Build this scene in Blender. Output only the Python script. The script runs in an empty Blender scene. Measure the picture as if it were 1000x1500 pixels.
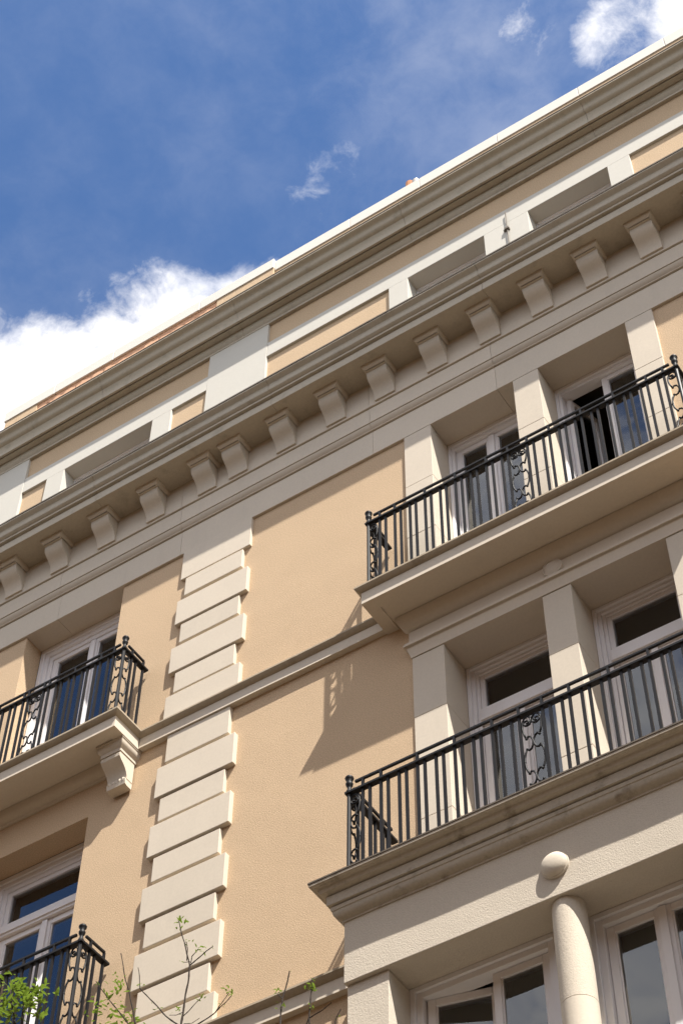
import bpy, bmesh, math, random
from mathutils import Vector, Matrix, noise

random.seed(7)
sc = bpy.context.scene
COL = sc.collection
EYE = 1.6                       # camera height above the street; all z below are metres above the eye

# ------------------------------------------------------------------ camera
cam = bpy.data.cameras.new('camera')
camo = bpy.data.objects.new('camera', cam)
COL.objects.link(camo)
R_ = ((0.8360912, 0.54853004, 0.00814212),
      (-0.43111498, 0.66615606, -0.60858522),
      (-0.3392512, 0.50532256, 0.79344674))      # rows: right, down, forward
right, up, back = Vector(R_[0]), -Vector(R_[1]), -Vector(R_[2])
m3 = Matrix((right, up, back)).transposed()
camo.matrix_world = Matrix.Translation((0, -9.5, EYE)) @ m3.to_4x4()
cam.sensor_fit = 'VERTICAL'
cam.sensor_height = 36.0
cam.sensor_width = 24.0
cam.lens = 2736.39 / 1500 * 36
cam.clip_start = 0.05
cam.clip_end = 3000
sc.camera = camo

# ------------------------------------------------------------------ light
SUN_TRAVEL = Vector((-1.79, 1.0, -3.03)).normalized()
TO_SUN = -SUN_TRAVEL
SUN_EL = math.asin(TO_SUN.z)
SUN_ROT = math.atan2(TO_SUN.x, TO_SUN.y)
SUN_STRENGTH, SKY_STRENGTH, EXPOSURE = 5.0, 0.115, 0.91

sun = bpy.data.lights.new('sun', 'SUN')
sun.energy = SUN_STRENGTH
sun.angle = math.radians(0.53)
sun.color = (1.0, 0.945, 0.86)
suno = bpy.data.objects.new('sun', sun)
suno.rotation_euler = SUN_TRAVEL.to_track_quat('-Z', 'Y').to_euler()
suno.location = (6, -12, 30)
COL.objects.link(suno)

sc.view_settings.view_transform = 'Standard'
sc.view_settings.look = 'None'
sc.view_settings.gamma = 1.0
sc.view_settings.use_curve_mapping = False
sc.view_settings.exposure = EXPOSURE
sc.cycles.max_bounces = 8
sc.cycles.diffuse_bounces = 5
sc.cycles.glossy_bounces = 4
sc.cycles.transparent_max_bounces = 12
sc.cycles.sample_clamp_indirect = 6


class NT:
    """small helper round a node tree"""
    def __init__(s, tree): s.t = tree
    def n(s, typ, **kw):
        x = s.t.nodes.new(typ)
        for k, v in kw.items(): setattr(x, k, v)
        return x
    def l(s, a, b): s.t.links.new(a, b)
    def put(s, sock, v):
        if isinstance(v, bpy.types.NodeSocket): s.l(v, sock)
        elif v is not None: sock.default_value = v
    def math(s, op, a, b=None, c=None, clamp=False):
        x = s.n('ShaderNodeMath', operation=op, use_clamp=clamp)
        for i, v in enumerate((a, b, c)): s.put(x.inputs[i], v)
        return x.outputs[0]
    def vmath(s, op, a, b=None, scale=None):
        x = s.n('ShaderNodeVectorMath', operation=op)
        s.put(x.inputs[0], a); s.put(x.inputs[1], b)
        if scale is not None: s.put(x.inputs['Scale'], scale)
        return x.outputs['Value'] if op in ('LENGTH', 'DISTANCE', 'DOT_PRODUCT') else x.outputs['Vector']
    def noise(s, vec, scale, detail=4, rough=.5, dist=0):
        x = s.n('ShaderNodeTexNoise')
        s.put(x.inputs['Vector'], vec)
        x.inputs['Scale'].default_value = scale
        x.inputs['Detail'].default_value = detail
        x.inputs['Roughness'].default_value = rough
        x.inputs['Distortion'].default_value = dist
        return x.outputs['Fac']
    def smooth(s, v, a, b):
        x = s.n('ShaderNodeMapRange', interpolation_type='SMOOTHSTEP', clamp=True)
        s.put(x.inputs[0], v); x.inputs[1].default_value = a; x.inputs[2].default_value = b
        return x.outputs[0]
    def mix(s, fac, a, b, blend='MIX'):
        x = s.n('ShaderNodeMix', data_type='RGBA', blend_type=blend)
        s.put(x.inputs[0], fac); s.put(x.inputs[6], a); s.put(x.inputs[7], b)
        return x.outputs[2]
    def xyz(s, x, y, z):
        c = s.n('ShaderNodeCombineXYZ')
        for i, v in enumerate((x, y, z)): s.put(c.inputs[i], v)
        return c.outputs[0]


def c4(c): return (c[0], c[1], c[2], 1)


# ------------------------------------------------------------------ world: blue sky with cumulus
world = bpy.data.worlds.new('World')
sc.world = world
world.use_nodes = True
w = NT(world.node_tree)
world.node_tree.nodes.clear()
sky = w.n('ShaderNodeTexSky', sky_type='NISHITA', sun_disc=False)
sky.sun_elevation = SUN_EL
sky.sun_rotation = SUN_ROT
sky.altitude = 650
sky.air_density = 1.0
sky.dust_density = 0.25
sky.ozone_density = 3.0
tc = w.n('ShaderNodeTexCoord')
d = w.vmath('NORMALIZE', tc.outputs['Generated'])
sep = w.n('ShaderNodeSeparateXYZ'); w.l(d, sep.inputs[0])
zc = w.math('MAXIMUM', sep.outputs[2], 0.06)
u_ = w.math('DIVIDE', sep.outputs[0], zc)
v_ = w.math('DIVIDE', sep.outputs[1], zc)
uv = w.xyz(u_, v_, 0.0)
# domain warp gives the torn cloud edges
wn = w.n('ShaderNodeTexNoise'); w.l(uv, wn.inputs['Vector'])
wn.inputs['Scale'].default_value = 14; wn.inputs['Detail'].default_value = 3
warp = w.vmath('SCALE', w.vmath('SUBTRACT', wn.outputs['Color'], (0.5, 0.5, 0.5)), None, 0.035)
uvw = w.vmath('ADD', uv, warp)
big = w.noise(uvw, 2.1, 4, .55)
fine = w.math('ADD', w.math('MULTIPLY', w.noise(uvw, 16, 10, .64), .7), w.math('MULTIPLY', w.noise(uvw, 44, 9, .66), .3))
dx = w.math('SUBTRACT', u_, -.26); dy = w.math('SUBTRACT', v_, .34)
gap = w.smooth(w.math('SQRT', w.math('ADD', w.math('MULTIPLY', dx, dx), w.math('MULTIPLY', dy, dy))), .20, .42)
ex = w.math('SUBTRACT', u_, -.86); ey = w.math('SUBTRACT', v_, -.78)
gap2 = w.smooth(w.math('SQRT', w.math('ADD', w.math('MULTIPLY', ex, ex), w.math('MULTIPLY', ey, ey))), .20, .34)
gap = w.math('MULTIPLY', gap, gap2)
cover = w.math('MULTIPLY', w.math('MULTIPLY', w.smooth(big, .31, .47), 1.0), gap)
for (cx, cy, rx, ry, amp) in ((-.545, .43, .035, .035, .8), (-.525, .492, .085, .105, 1.15), (-.455, .500, .085, .100, 1.1), (-.385, .505, .075, .068, 1.1), (-.060, .462, .055, .050, 1.1), (-.108, .436, .040, .030, .66),
                              (-.316, .433, .030, .026, .31), (-.294, .421, .030, .024, .36), (-.152, .408, .030, .028, .33), (-.36, -.92, .42, .36, .85)):
    dx = w.math('DIVIDE', w.math('SUBTRACT', u_, cx), rx)
    dy = w.math('DIVIDE', w.math('SUBTRACT', v_, cy), ry)
    r = w.math('SQRT', w.math('ADD', w.math('MULTIPLY', dx, dx), w.math('MULTIPLY', dy, dy)))
    lump = w.math('MULTIPLY', w.math('SUBTRACT', 1.0, w.smooth(r, .45, 1.2)), amp)
    cover = w.math('MAXIMUM', cover, lump)
dens = w.math('ADD', w.math('MULTIPLY', cover, 1.0), w.math('MULTIPLY', w.math('SUBTRACT', fine, .5), 2.3))
mask = w.smooth(dens, .30, 1.10)
vx = w.math('SUBTRACT', u_, -.10); vy = w.math('SUBTRACT', v_, .36)
near = w.math('SUBTRACT', 1.0, w.smooth(w.math('SQRT', w.math('ADD', w.math('MULTIPLY', vx, vx), w.math('MULTIPLY', vy, vy))), .03, .30))
veil = w.math('MULTIPLY', w.smooth(w.noise(uvw, 8, 8, .62), .36, .74), w.math('ADD', .07, w.math('MULTIPLY', near, .13)))
mask = w.math('MAXIMUM', mask, veil)
fade = w.smooth(sep.outputs[2], .02, .14)
mask = w.math('MULTIPLY', mask, fade)
shade = w.noise(uvw, 9, 5, .55)
ccol = w.mix(w.smooth(shade, .35, .7), c4((5.5, 5.5, 5.75)), c4((7.3, 7.05, 6.75)))
skyc = w.mix(mask, w.mix(1.0, sky.outputs[0], c4((.67, .80, .93)), 'MULTIPLY'), ccol)
bg = w.n('ShaderNodeBackground'); bg.inputs['Strength'].default_value = SKY_STRENGTH
w.l(skyc, bg.inputs['Color'])
wo = w.n('ShaderNodeOutputWorld'); w.l(bg.outputs[0], wo.inputs['Surface'])


# ------------------------------------------------------------------ materials
def mat(name, col, rough=.8, tone=.10, tscale=1.3, grain=0.0, gscale=70, bump=0.0, bscale=60, bdist=.01, wave=0.0,
        stain=None, stain_amt=0.0, streak=False, metallic=0.0, spec=.4, stone=0.0):
    m = bpy.data.materials.new(name); m.use_nodes = True
    t = NT(m.node_tree); t.t.nodes.clear()
    p = t.n('ShaderNodeBsdfPrincipled'); o = t.n('ShaderNodeOutputMaterial')
    t.l(p.outputs[0], o.inputs[0])
    pos = t.n('ShaderNodeNewGeometry').outputs['Position']
    c = c4(col)
    a = tuple(x * (1 - tone) for x in col); b = tuple(min(1, x * (1 + tone)) for x in col)
    base = t.mix(t.noise(pos, tscale, 5, .6), c4(a), c4(b))
    if grain:
        g = t.noise(pos, gscale, 2, .6)
        gc = t.mix(t.smooth(g, .3, .7), c4((1 - grain,) * 3), c4((1 + grain * .6,) * 3))
        base = t.mix(1.0, base, gc, 'MULTIPLY')
    if stain:
        sp = pos
        if streak:
            mp = t.n('ShaderNodeMapping'); t.l(pos, mp.inputs[0]); mp.inputs['Scale'].default_value = (1, 1, .25)
            sp = mp.outputs[0]
        s1 = t.smooth(t.noise(sp, 4.5, 8, .68), .52, .74)
        base = t.mix(t.math('MULTIPLY', s1, stain_amt), base, c4(stain))
    if stone:
        oi = t.n('ShaderNodeObjectInfo').outputs['Random']
        base = t.mix(1.0, base, t.mix(oi, c4((1 - stone, 1 - stone, 1 - stone * 1.1)), c4((1 + stone * .6,) * 3)), 'MULTIPLY')
    t.l(base, p.inputs['Base Color'])
    p.inputs['Roughness'].default_value = rough
    p.inputs['Metallic'].default_value = metallic
    p.inputs['Specular IOR Level'].default_value = spec
    nrm = None
    if wave:
        bw = t.n('ShaderNodeBump'); t.l(t.noise(pos, 2.2, 2, .5), bw.inputs['Height'])
        bw.inputs['Strength'].default_value = 1.0; bw.inputs['Distance'].default_value = wave
        nrm = bw.outputs[0]
    if bump:
        bb = t.n('ShaderNodeBump'); t.l(t.noise(pos, bscale, 4, .6), bb.inputs['Height'])
        bb.inputs['Strength'].default_value = bump; bb.inputs['Distance'].default_value = bdist
        if nrm: t.l(nrm, bb.inputs['Normal'])
        nrm = bb.outputs[0]
    if nrm: t.l(nrm, p.inputs['Normal'])
    return m


M = {}
M['peach'] = mat('peach stucco', (.575, .427, .282), .9, .075, .8, .17, 85, .75, 100, .005, .005, stain=(.46, .33, .20), stain_amt=.18, spec=.2)
M['cream'] = mat('cream painted stone', (.61, .54, .445), .75, .045, 1.6, .03, 40, .12, 45, .004, .004, stain=(.46, .41, .34), stain_amt=.2, streak=True, spec=.3, stone=.045)
M['cream_rough'] = mat('rough cream render', (.60, .535, .445), .9, .05, 1.4, .05, 70, .6, 84, .006, .006, stain=(.48, .43, .35), stain_amt=.25, streak=True, spec=.2)
M['white'] = mat('off white attic paint', (.585, .56, .505), .75, .04, 1.5, .02, 40, .08, 40, .003, .003, stain=(.52, .50, .46), stain_amt=.12, streak=True, spec=.3)
M['cornice'] = mat('weathered cornice render', (.49, .435, .35), .88, .07, 1.2, .05, 40, .25, 40, .006, .004, stain=(.27, .235, .18), stain_amt=.5, streak=False, spec=.2)
M['dirty'] = mat('stained balcony moulding', (.50, .445, .365), .88, .07, 1.4, .06, 40, .35, 36, .008, .004, stain=(.14, .105, .065), stain_amt=.75, spec=.2)
M['coping'] = mat('pale coping stone', (.69, .66, .61), .8, .03, 2, .02, 40, .1, 40, .003, .0, stain=(.5, .47, .42), stain_amt=.12, spec=.3)
M['terra'] = mat('terracotta', (.42, .20, .11), .9, .22, 7, .1, 50, .4, 40, .006, 0, stain=(.55, .40, .30), stain_amt=.5, spec=.2)
M['iron'] = mat('black painted iron', (.010, .010, .012), .5, .1, 6, 0, 40, .15, 90, .002, 0, spec=.22)
M['frame'] = mat('white window paint', (.78, .765, .775), .5, .03, 3, 0, 40, .05, 40, .002, 0, stain=(.5, .46, .42), stain_amt=.15, streak=True, spec=.4)
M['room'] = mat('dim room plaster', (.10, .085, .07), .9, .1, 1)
M['curtain'] = mat('net curtain', (.55, .55, .56), .9, .06, 3)
M['asphalt'] = mat('asphalt', (.035, .029, .022), .9, .2, .6, .2, 60, .5, 60, .01)
M['paving'] = mat('granite paving', (.09, .068, .044), .85, .12, 1.1, .1, 40, .3, 30, .006)
M['kerb'] = mat('granite kerb', (.30, .29, .27), .85, .1, 2, .1, 50)
M['earth'] = mat('ground', (.07, .055, .036), .95, .2, .05)
M['bark'] = mat('bark', (.03, .02, .014), .9, .3, 14, 0, 40, .5, 60, .006)
M['zinc'] = mat('grey metal conduit', (.36, .34, .32), .5, .1, 6, metallic=.4)
M['brick'] = mat('warm bounce brick', (.27, .15, .075), .9, .12, .8, .1, 30)
M['flash'] = mat('grimy lead flashing', (.075, .058, .042), .8, .25, 5, .2, 40)
M['tilefloor'] = mat('dark red floor tile', (.13, .07, .045), .8, .15, 4)
M['rawbrick'] = mat('bare orange brick', (.70, .42, .27), .9, .12, 9, .1, 50, .3, 40, .005, 0, stain=(.5, .27, .17), stain_amt=.5, spec=.2)
M['mould'] = mat('dirt and shade moulding', (.40, .335, .25), .9, .1, 2.2, .05, 40, .2, 40, .004, .003, stain=(.20, .155, .10), stain_amt=.55, spec=.2)  # brown base carries dirt plus the shade of a down-facing moulding
M['boss'] = mat('smooth cream boss', (.60, .535, .445), .85, .05, 3, .03, 60, .25, 62, .004, 0, spec=.2)
M['pipe'] = mat('weathered conduit', (.17, .145, .12), .7, .15, 8)
M['hole'] = mat('dark cavity', (.03, .025, .02), .95)


def leaf_mat(name, col):
    m = bpy.data.materials.new(name); m.use_nodes = True
    t = NT(m.node_tree); t.t.nodes.clear()
    o = t.n('ShaderNodeOutputMaterial')
    pos = t.n('ShaderNodeNewGeometry').outputs['Position']
    col_ = t.mix(t.noise(pos, 22, 3), c4(tuple(x * .55 for x in col)), c4(tuple(x * 1.45 for x in col)))
    df = t.n('ShaderNodeBsdfDiffuse'); t.l(col_, df.inputs[0])
    tr = t.n('ShaderNodeBsdfTranslucent'); t.l(t.mix(.5, col_, c4((.16, .25, .02))), tr.inputs[0])
    gl = t.n('ShaderNodeBsdfGlossy'); gl.inputs['Roughness'].default_value = .4
    ms = t.n('ShaderNodeMixShader'); ms.inputs[0].default_value = .5
    t.l(df.outputs[0], ms.inputs[1]); t.l(tr.outputs[0], ms.inputs[2])
    m2 = t.n('ShaderNodeMixShader'); m2.inputs[0].default_value = .04
    t.l(ms.outputs[0], m2.inputs[1]); t.l(gl.outputs[0], m2.inputs[2])
    t.l(m2.outputs[0], o.inputs[0])
    return m


M['leaf'] = leaf_mat('young leaf', (.14, .20, .03))


def glass_mat():
    m = bpy.data.materials.new('window glass'); m.use_nodes = True
    t = NT(m.node_tree); t.t.nodes.clear()
    o = t.n('ShaderNodeOutputMaterial')
    pos = t.n('ShaderNodeNewGeometry').outputs['Position']
    b = t.n('ShaderNodeBump'); t.l(t.noise(pos, 1.8, 1), b.inputs['Height'])
    b.inputs['Strength'].default_value = .5; b.inputs['Distance'].default_value = .006
    fr = t.n('ShaderNodeFresnel'); fr.inputs['IOR'].default_value = 2.0
    gl = t.n('ShaderNodeBsdfGlossy'); gl.inputs['Roughness'].default_value = .02; gl.inputs['Color'].default_value = (.92, .95, 1, 1)
    t.l(b.outputs[0], gl.inputs['Normal'])
    tp = t.n('ShaderNodeBsdfTransparent'); tp.inputs['Color'].default_value = (.80, .83, .82, 1)
    ms = t.n('ShaderNodeMixShader'); t.l(fr.outputs[0], ms.inputs[0])
    t.l(tp.outputs[0], ms.inputs[1]); t.l(gl.outputs[0], ms.inputs[2])
    t.l(ms.outputs[0], o.inputs[0])
    return m


M['glass'] = glass_mat()


# ------------------------------------------------------------------ object helpers
WLOC = {}


def link(name, data, material=None, parent=None, loc=(0, 0, 0)):
    o = bpy.data.objects.new(name, data)
    COL.objects.link(o)
    if parent is not None:
        o.parent = parent
        o.location = Vector(loc) - WLOC[parent.name]
    else:
        o.location = loc
    WLOC[o.name] = Vector(loc)
    if material and data and not data.materials: data.materials.append(material)
    return o


def obj(name, bm, material, parent=None, label=None, smooth=False, kind=None):
    """link a bmesh given in eye-relative coordinates as one object with its origin in its own middle"""
    if len(bm.verts) == 0: return None
    xs = [v.co.copy() for v in bm.verts]
    lo = Vector((min(v.x for v in xs), min(v.y for v in xs), min(v.z for v in xs)))
    hi = Vector((max(v.x for v in xs), max(v.y for v in xs), max(v.z for v in xs)))
    c = (lo + hi) / 2
    for v in bm.verts: v.co -= c
    bmesh.ops.recalc_face_normals(bm, faces=bm.faces)
    me = bpy.data.meshes.new(name)
    bm.to_mesh(me); bm.free()
    if smooth:
        for p in me.polygons: p.use_smooth = True
    flags = [p.use_smooth for p in me.polygons]
    if any(flags):
        me.set_sharp_from_angle(angle=math.radians(60 if smooth else 32))
        for p, f_ in zip(me.polygons, flags): p.use_smooth = f_
    o = link(name, me, M[material], parent, c + Vector((0, 0, EYE)))
    if label: o['label'] = label
    if kind: o['kind'] = kind
    return o


def copy_part(src, parent, off):
    o = src.copy(); COL.objects.link(o)
    wl = WLOC[src.name] + Vector(off)
    o.parent = parent
    o.location = wl - WLOC[parent.name]
    WLOC[o.name] = wl
    return o


def empty(name, loc, label, cat, group=None):
    o = bpy.data.objects.new(name, None); COL.objects.link(o)
    o.location = loc; o.empty_display_size = .3
    o['label'] = label; o['category'] = cat
    if group: o['group'] = group
    WLOC[o.name] = Vector(loc)
    return o


def box(bm, x0, x1, y0, y1, z0, z1, bev=0.0, rot=None):
    r = bmesh.ops.create_cube(bm, size=1)
    vs = r['verts']
    for v in vs:
        v.co = Vector((x0 + (v.co.x + .5) * (x1 - x0), y0 + (v.co.y + .5) * (y1 - y0), z0 + (v.co.z + .5) * (z1 - z0)))
    if bev:
        es = list({e for v in vs for e in v.link_edges})
        rb = bmesh.ops.bevel(bm, geom=es, offset=bev, segments=2, affect='EDGES', profile=.5)
        vs = [v for v in rb['verts']]
    return vs


def newbm(): return bmesh.new()


def wob(p, amp):
    """hand-made unevenness, smooth in space"""
    q = p * 1.7
    return Vector((0, noise.noise(q) * amp, noise.noise(q + Vector((31.7, 5.2, 9.1))) * amp))


def sweep(bm, prof, path, backo=-.12, step=.45, amp=.0025):
    """prof: (outward, z) from top to bottom; path: plan polyline, outward = right-hand side of travel"""
    pts = []
    for i in range(len(path) - 1):
        a, b = Vector(path[i]), Vector(path[i + 1])
        n = max(1, int((b - a).length / step))
        for k in range(n): pts.append((a.lerp(b, k / n), i, k == 0))
    pts.append((Vector(path[-1]), len(path) - 2, True))

    def nrm(i):
        dd = (Vector(path[i + 1]) - Vector(path[i])).normalized()
        return Vector((dd.y, -dd.x))
    full = list(prof) + [(backo, prof[-1][1]), (backo, prof[0][1])]
    rings = []
    for j, (p, i, corner) in enumerate(pts):
        if corner and 0 < j < len(pts) - 1:
            n1, n2 = nrm(i - 1), nrm(i)
            m = (n1 + n2) / (1 + n1.dot(n2))
        else: m = nrm(i)
        ring = []
        for (o, z) in full:
            q = Vector((p.x + m.x * o, p.y + m.y * o, z))
            q += wob(q, amp)
            ring.append(bm.verts.new(q))
        rings.append(ring)
    k = len(full)
    for a, b in zip(rings, rings[1:]):
        for i in range(k):
            bm.faces.new((a[i], a[(i + 1) % k], b[(i + 1) % k], b[i])).smooth = True
    bm.faces.new(rings[0]); bm.faces.new(list(reversed(rings[-1])))


def curve_pts(p0, p1, bulge, n=6, s=False):
    """ogee (s) or quarter-like curve between two profile points"""
    out = []
    for i in range(1, n):
        t = i / n
        o = p0[0] + (p1[0] - p0[0]) * t; z = p0[1] + (p1[1] - p0[1]) * t
        dx, dz = p1[1] - p0[1], -(p1[0] - p0[0])
        L = math.hypot(dx, dz) or 1
        b = bulge * (math.sin(2 * math.pi * t) if s else math.sin(math.pi * t))
        out.append((o + dx / L * b, z + dz / L * b))
    return out


def tube(bm, pts, rads, sides=6, cap=True):
    pts = [Vector(p) for p in pts]
    if not isinstance(rads, (list, tuple)): rads = [rads] * len(pts)
    rings = []; ref = Vector((.31, .17, .93))
    for i, p in enumerate(pts):
        t = (pts[min(i + 1, len(pts) - 1)] - pts[max(i - 1, 0)]).normalized()
        a = t.cross(ref)
        if a.length < 1e-3: a = t.cross(Vector((1, 0, 0)))
        a.normalize(); b = t.cross(a)
        rings.append([bm.verts.new(p + (a * math.cos(2 * math.pi * k / sides) + b * math.sin(2 * math.pi * k / sides)) * rads[i]) for k in range(sides)])
    for r0, r1 in zip(rings, rings[1:]):
        for k in range(sides):
            bm.faces.new((r0[k], r0[(k + 1) % sides], r1[(k + 1) % sides], r1[k]))
    if cap and sides > 2:
        bm.faces.new(list(reversed(rings[0]))); bm.faces.new(rings[-1])


def lathe(bm, prof, cx, cy, n=14, zscale=1):
    rings = []
    for (r, z) in prof:
        if r < 1e-4: rings.append([bm.verts.new((cx, cy, z))])
        else: rings.append([bm.verts.new((cx + r * math.cos(2 * math.pi * k / n), cy + r * math.sin(2 * math.pi * k / n), z)) for k in range(n)])
    for a, b in zip(rings, rings[1:]):
        for k in range(n):
            q = [a[k % len(a)], a[(k + 1) % len(a)], b[(k + 1) % len(b)], b[k % len(b)]]
            q2 = []
            for v in q:
                if v not in q2: q2.append(v)
            if len(q2) > 2: bm.faces.new(q2)
    for r in (rings[0], rings[-1]):
        if len(r) > 2: bm.faces.new(r)


def prism(bm, poly, x0, x1):
    """poly in (y,z) extruded along x"""
    a = [bm.verts.new((x0, y, z)) for y, z in poly]
    b = [bm.verts.new((x1, y, z)) for y, z in poly]
    n = len(poly)
    for i in range(n): bm.faces.new((a[i], a[(i + 1) % n], b[(i + 1) % n], b[i])).smooth = True
    bm.faces.new(a); bm.faces.new(list(reversed(b)))


# ================================================================== ground
def sheet(name, x0, x1, y0, y1, z, material):
    bm = newbm()
    vs = [bm.verts.new(p) for p in ((x0, y0, z), (x1, y0, z), (x1, y1, z), (x0, y1, z))]
    bm.faces.new(vs)
    return obj(name, bm, material, kind='structure')


G = -EYE
sheet('ground', -900, 900, -900, 900, G - .02, 'earth')
sheet('road', -120, 120, -13.2, -4.6, G - .004, 'asphalt')
bm = newbm(); box(bm, -120, 120, -4.3, .4, G - .3, G + .12); obj('pavement', bm, 'paving', kind='structure')
bm = newbm(); box(bm, -120, 120, -4.6, -4.303, G - .3, G + .13, .015); obj('kerb', bm, 'kerb', kind='structure')
bm = newbm(); box(bm, -120, 120, -17, -13.5, G - .3, G + .12); obj('pavement', bm, 'paving', kind='structure')
bm = newbm(); box(bm, -120, 120, -13.497, -13.2, G - .3, G + .13, .015); obj('kerb', bm, 'kerb', kind='structure')

# ================================================================== unseen house added behind the camera for its warm bounce light
def far_side():
    o_ = empty('bounce_building', (-6, -19, G + .12), 'unseen brick building added behind the camera to reflect warm light', 'building')
    bm = newbm()
    x0, x1, yf, zt = -46, 38, -19.0, 17.5
    cols = [x0 + 3.0 * k for k in range(int((x1 - x0) / 3) + 1)]
    rows = [G + .1 + 3.4 * k for k in range(6)]
    box(bm, x0, x1, -31, yf - .25, G, zt)
    for c in cols:
        box(bm, c - .85, c + .85, yf - .249, yf, G, rows[-1] + 1.2)
    for z in rows: box(bm, x0, x1, yf - .248, yf - .002, z - .45, z + .75)
    box(bm, x0, x1, yf - .247, yf + .4, zt - .6, zt + .3)
    obj('bounce_wall', bm, 'brick', o_)


far_side()

# ================================================================== the building
B = empty('apartment_building', (-4.2, 0, 0), 'peach and cream stucco apartment building with stone quoins, heavy cornices and black iron balconies', 'building')
XL, XR = -12.07, 1.6
CX = -4.195                       # axis of the right bay
ZB = G                            # bottom

# ---- main wall (peach stucco) with its openings
openings = [
    (-10.55, -9.20, 12.93, 15.70), (-10.55, -9.20, 9.20, 12.20),
    (-5.585, -2.80, 12.90, 15.70), (-5.575, -2.815, 9.0, 12.40),
    (-10.53, -9.10, 17.2, 18.80), (-5.52, -4.44, 17.2, 18.80), (-3.94, -2.87, 17.2, 18.80)]
peach_reveal = {0: .25, 1: .25}
bm = newbm()
xs = sorted({XL, XR, *[o[0] for o in openings], *[o[1] for o in openings], *[XL + .6 * k for k in range(1, 22)]})
zs = sorted({ZB, 19.7, *[o[2] for o in openings], *[o[3] for o in openings], *[ZB + .7 * k for k in range(1, 30)]})


def hole(xm, zm):
    for i, o in enumerate(openings):
        if o[0] < xm < o[1] and o[2] < zm < o[3]: return i
    return None


vc = {}


def V(x, y, z):
    k = (round(x, 4), round(y, 4), round(z, 4))
    if k not in vc: vc[k] = bm.verts.new((x, y, z))
    return vc[k]


for i in range(len(xs) - 1):
    for j in range(len(zs) - 1):
        x0, x1, z0, z1 = xs[i], xs[i + 1], zs[j], zs[j + 1]
        if hole((x0 + x1) / 2, (z0 + z1) / 2) is None:
            bm.faces.new((V(x0, 0, z0), V(x1, 0, z0), V(x1, 0, z1), V(x0, 0, z1)))
for k, o in enumerate(openings):
    dp = peach_reveal.get(k, .30)
    lo = [z for z in zs if o[2] <= z <= o[3]]
    for x in (o[0], o[1]):
        for a, b in zip(lo, lo[1:]): bm.faces.new((V(x, 0, a), V(x, 0, b), V(x, dp, b), V(x, dp, a)))
    la = [x for x in xs if o[0] <= x <= o[1]]
    for z in (o[2], o[3]):
        for a, b in zip(la, la[1:]): bm.faces.new((V(a, 0, z), V(b, 0, z), V(b, dp, z), V(a, dp, z)))
vc.clear()
obj('wall', bm, 'peach', B)
# side walls, back and roof: the mass of the house
bm = newbm(); box(bm, XL, XL + .3, .0, 11, ZB, 19.7); obj('side_wall', bm, 'peach', B)
bm = newbm(); box(bm, XR - .3, XR, .0, 11, ZB, 19.7); obj('side_wall', bm, 'peach', B)
bm = newbm(); box(bm, XL + .3, XR - .3, 10.7, 11, ZB, 19.7); obj('rear_wall', bm, 'peach', B)
bm = newbm(); box(bm, XL, XR, .31, 11, 19.72, 19.95); obj('roof', bm, 'terra', B)


# dark rooms behind the windows (open towards the glass)
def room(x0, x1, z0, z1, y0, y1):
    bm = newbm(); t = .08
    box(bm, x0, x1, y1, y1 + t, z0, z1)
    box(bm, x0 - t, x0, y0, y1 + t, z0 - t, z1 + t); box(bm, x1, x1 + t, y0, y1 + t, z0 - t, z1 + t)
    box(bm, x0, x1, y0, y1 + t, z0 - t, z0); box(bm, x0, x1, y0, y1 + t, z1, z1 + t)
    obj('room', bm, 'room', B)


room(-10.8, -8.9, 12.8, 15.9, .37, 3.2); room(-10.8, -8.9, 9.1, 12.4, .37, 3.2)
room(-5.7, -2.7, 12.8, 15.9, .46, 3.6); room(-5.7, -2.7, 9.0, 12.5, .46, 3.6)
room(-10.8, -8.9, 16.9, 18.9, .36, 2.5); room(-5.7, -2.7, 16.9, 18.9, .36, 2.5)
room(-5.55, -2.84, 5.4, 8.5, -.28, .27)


# ---- roof parapet with coping
def boxpart(name, material, x0, x1, y0, y1, z0, z1, bev=.004, parent=None, **kw):
    bm = newbm(); box(bm, x0, x1, y0, y1, z0, z1, bev)
    return obj(name, bm, material, parent or B, **kw)


boxpart('parapet', 'peach', -7.435, XR, .0, .28, 19.72, 20.70)
boxpart('parapet_pier', 'peach', -8.33, -7.445, -.03, .28, 19.72, 20.745)
boxpart('parapet_pier', 'peach', -11.84, -11.29, -.03, .28, 19.72, 20.745)
boxpart('parapet_recess', 'rawbrick', -11.292, -8.328, -.012, .28, 19.72, 20.745)
# ridge of broken roof tiles lying in the recess
x = -11.26; tk = 0
while x < -8.42:
    wd = random.uniform(.20, .27); hh = random.uniform(20.60, 20.66)
    bm = newbm()
    n = 5; lo_, hi_ = [], []
    for k in range(n + 1):
        t = k / n
        zz = hh + math.sin(math.pi * t) * random.uniform(.02, .045)
        lo_.append(bm.verts.new((x + wd * t * .97, random.uniform(-.032, -.020), zz)))
        hi_.append(bm.verts.new((x + wd * t * .97, -.011, zz + .012)))
    base = [bm.verts.new((x + wd * .97, -.025, 20.3)), bm.verts.new((x, -.025, 20.3))]
    bm.faces.new(lo_ + base)
    for k in range(n): bm.faces.new((lo_[k], lo_[k + 1], hi_[k + 1], hi_[k]))
    obj('roof_tile', bm, 'rawbrick', B)
    x += wd
for a, b in ((-11.86, -10.993), (-10.99, -10.004), (-10.0, -8.6), (-8.597, -7.44)):
    boxpart('coping_stone', 'coping', a, b - .003, -.045, .32, 20.745, 20.965 + random.uniform(-.004, .004), .008)
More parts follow.
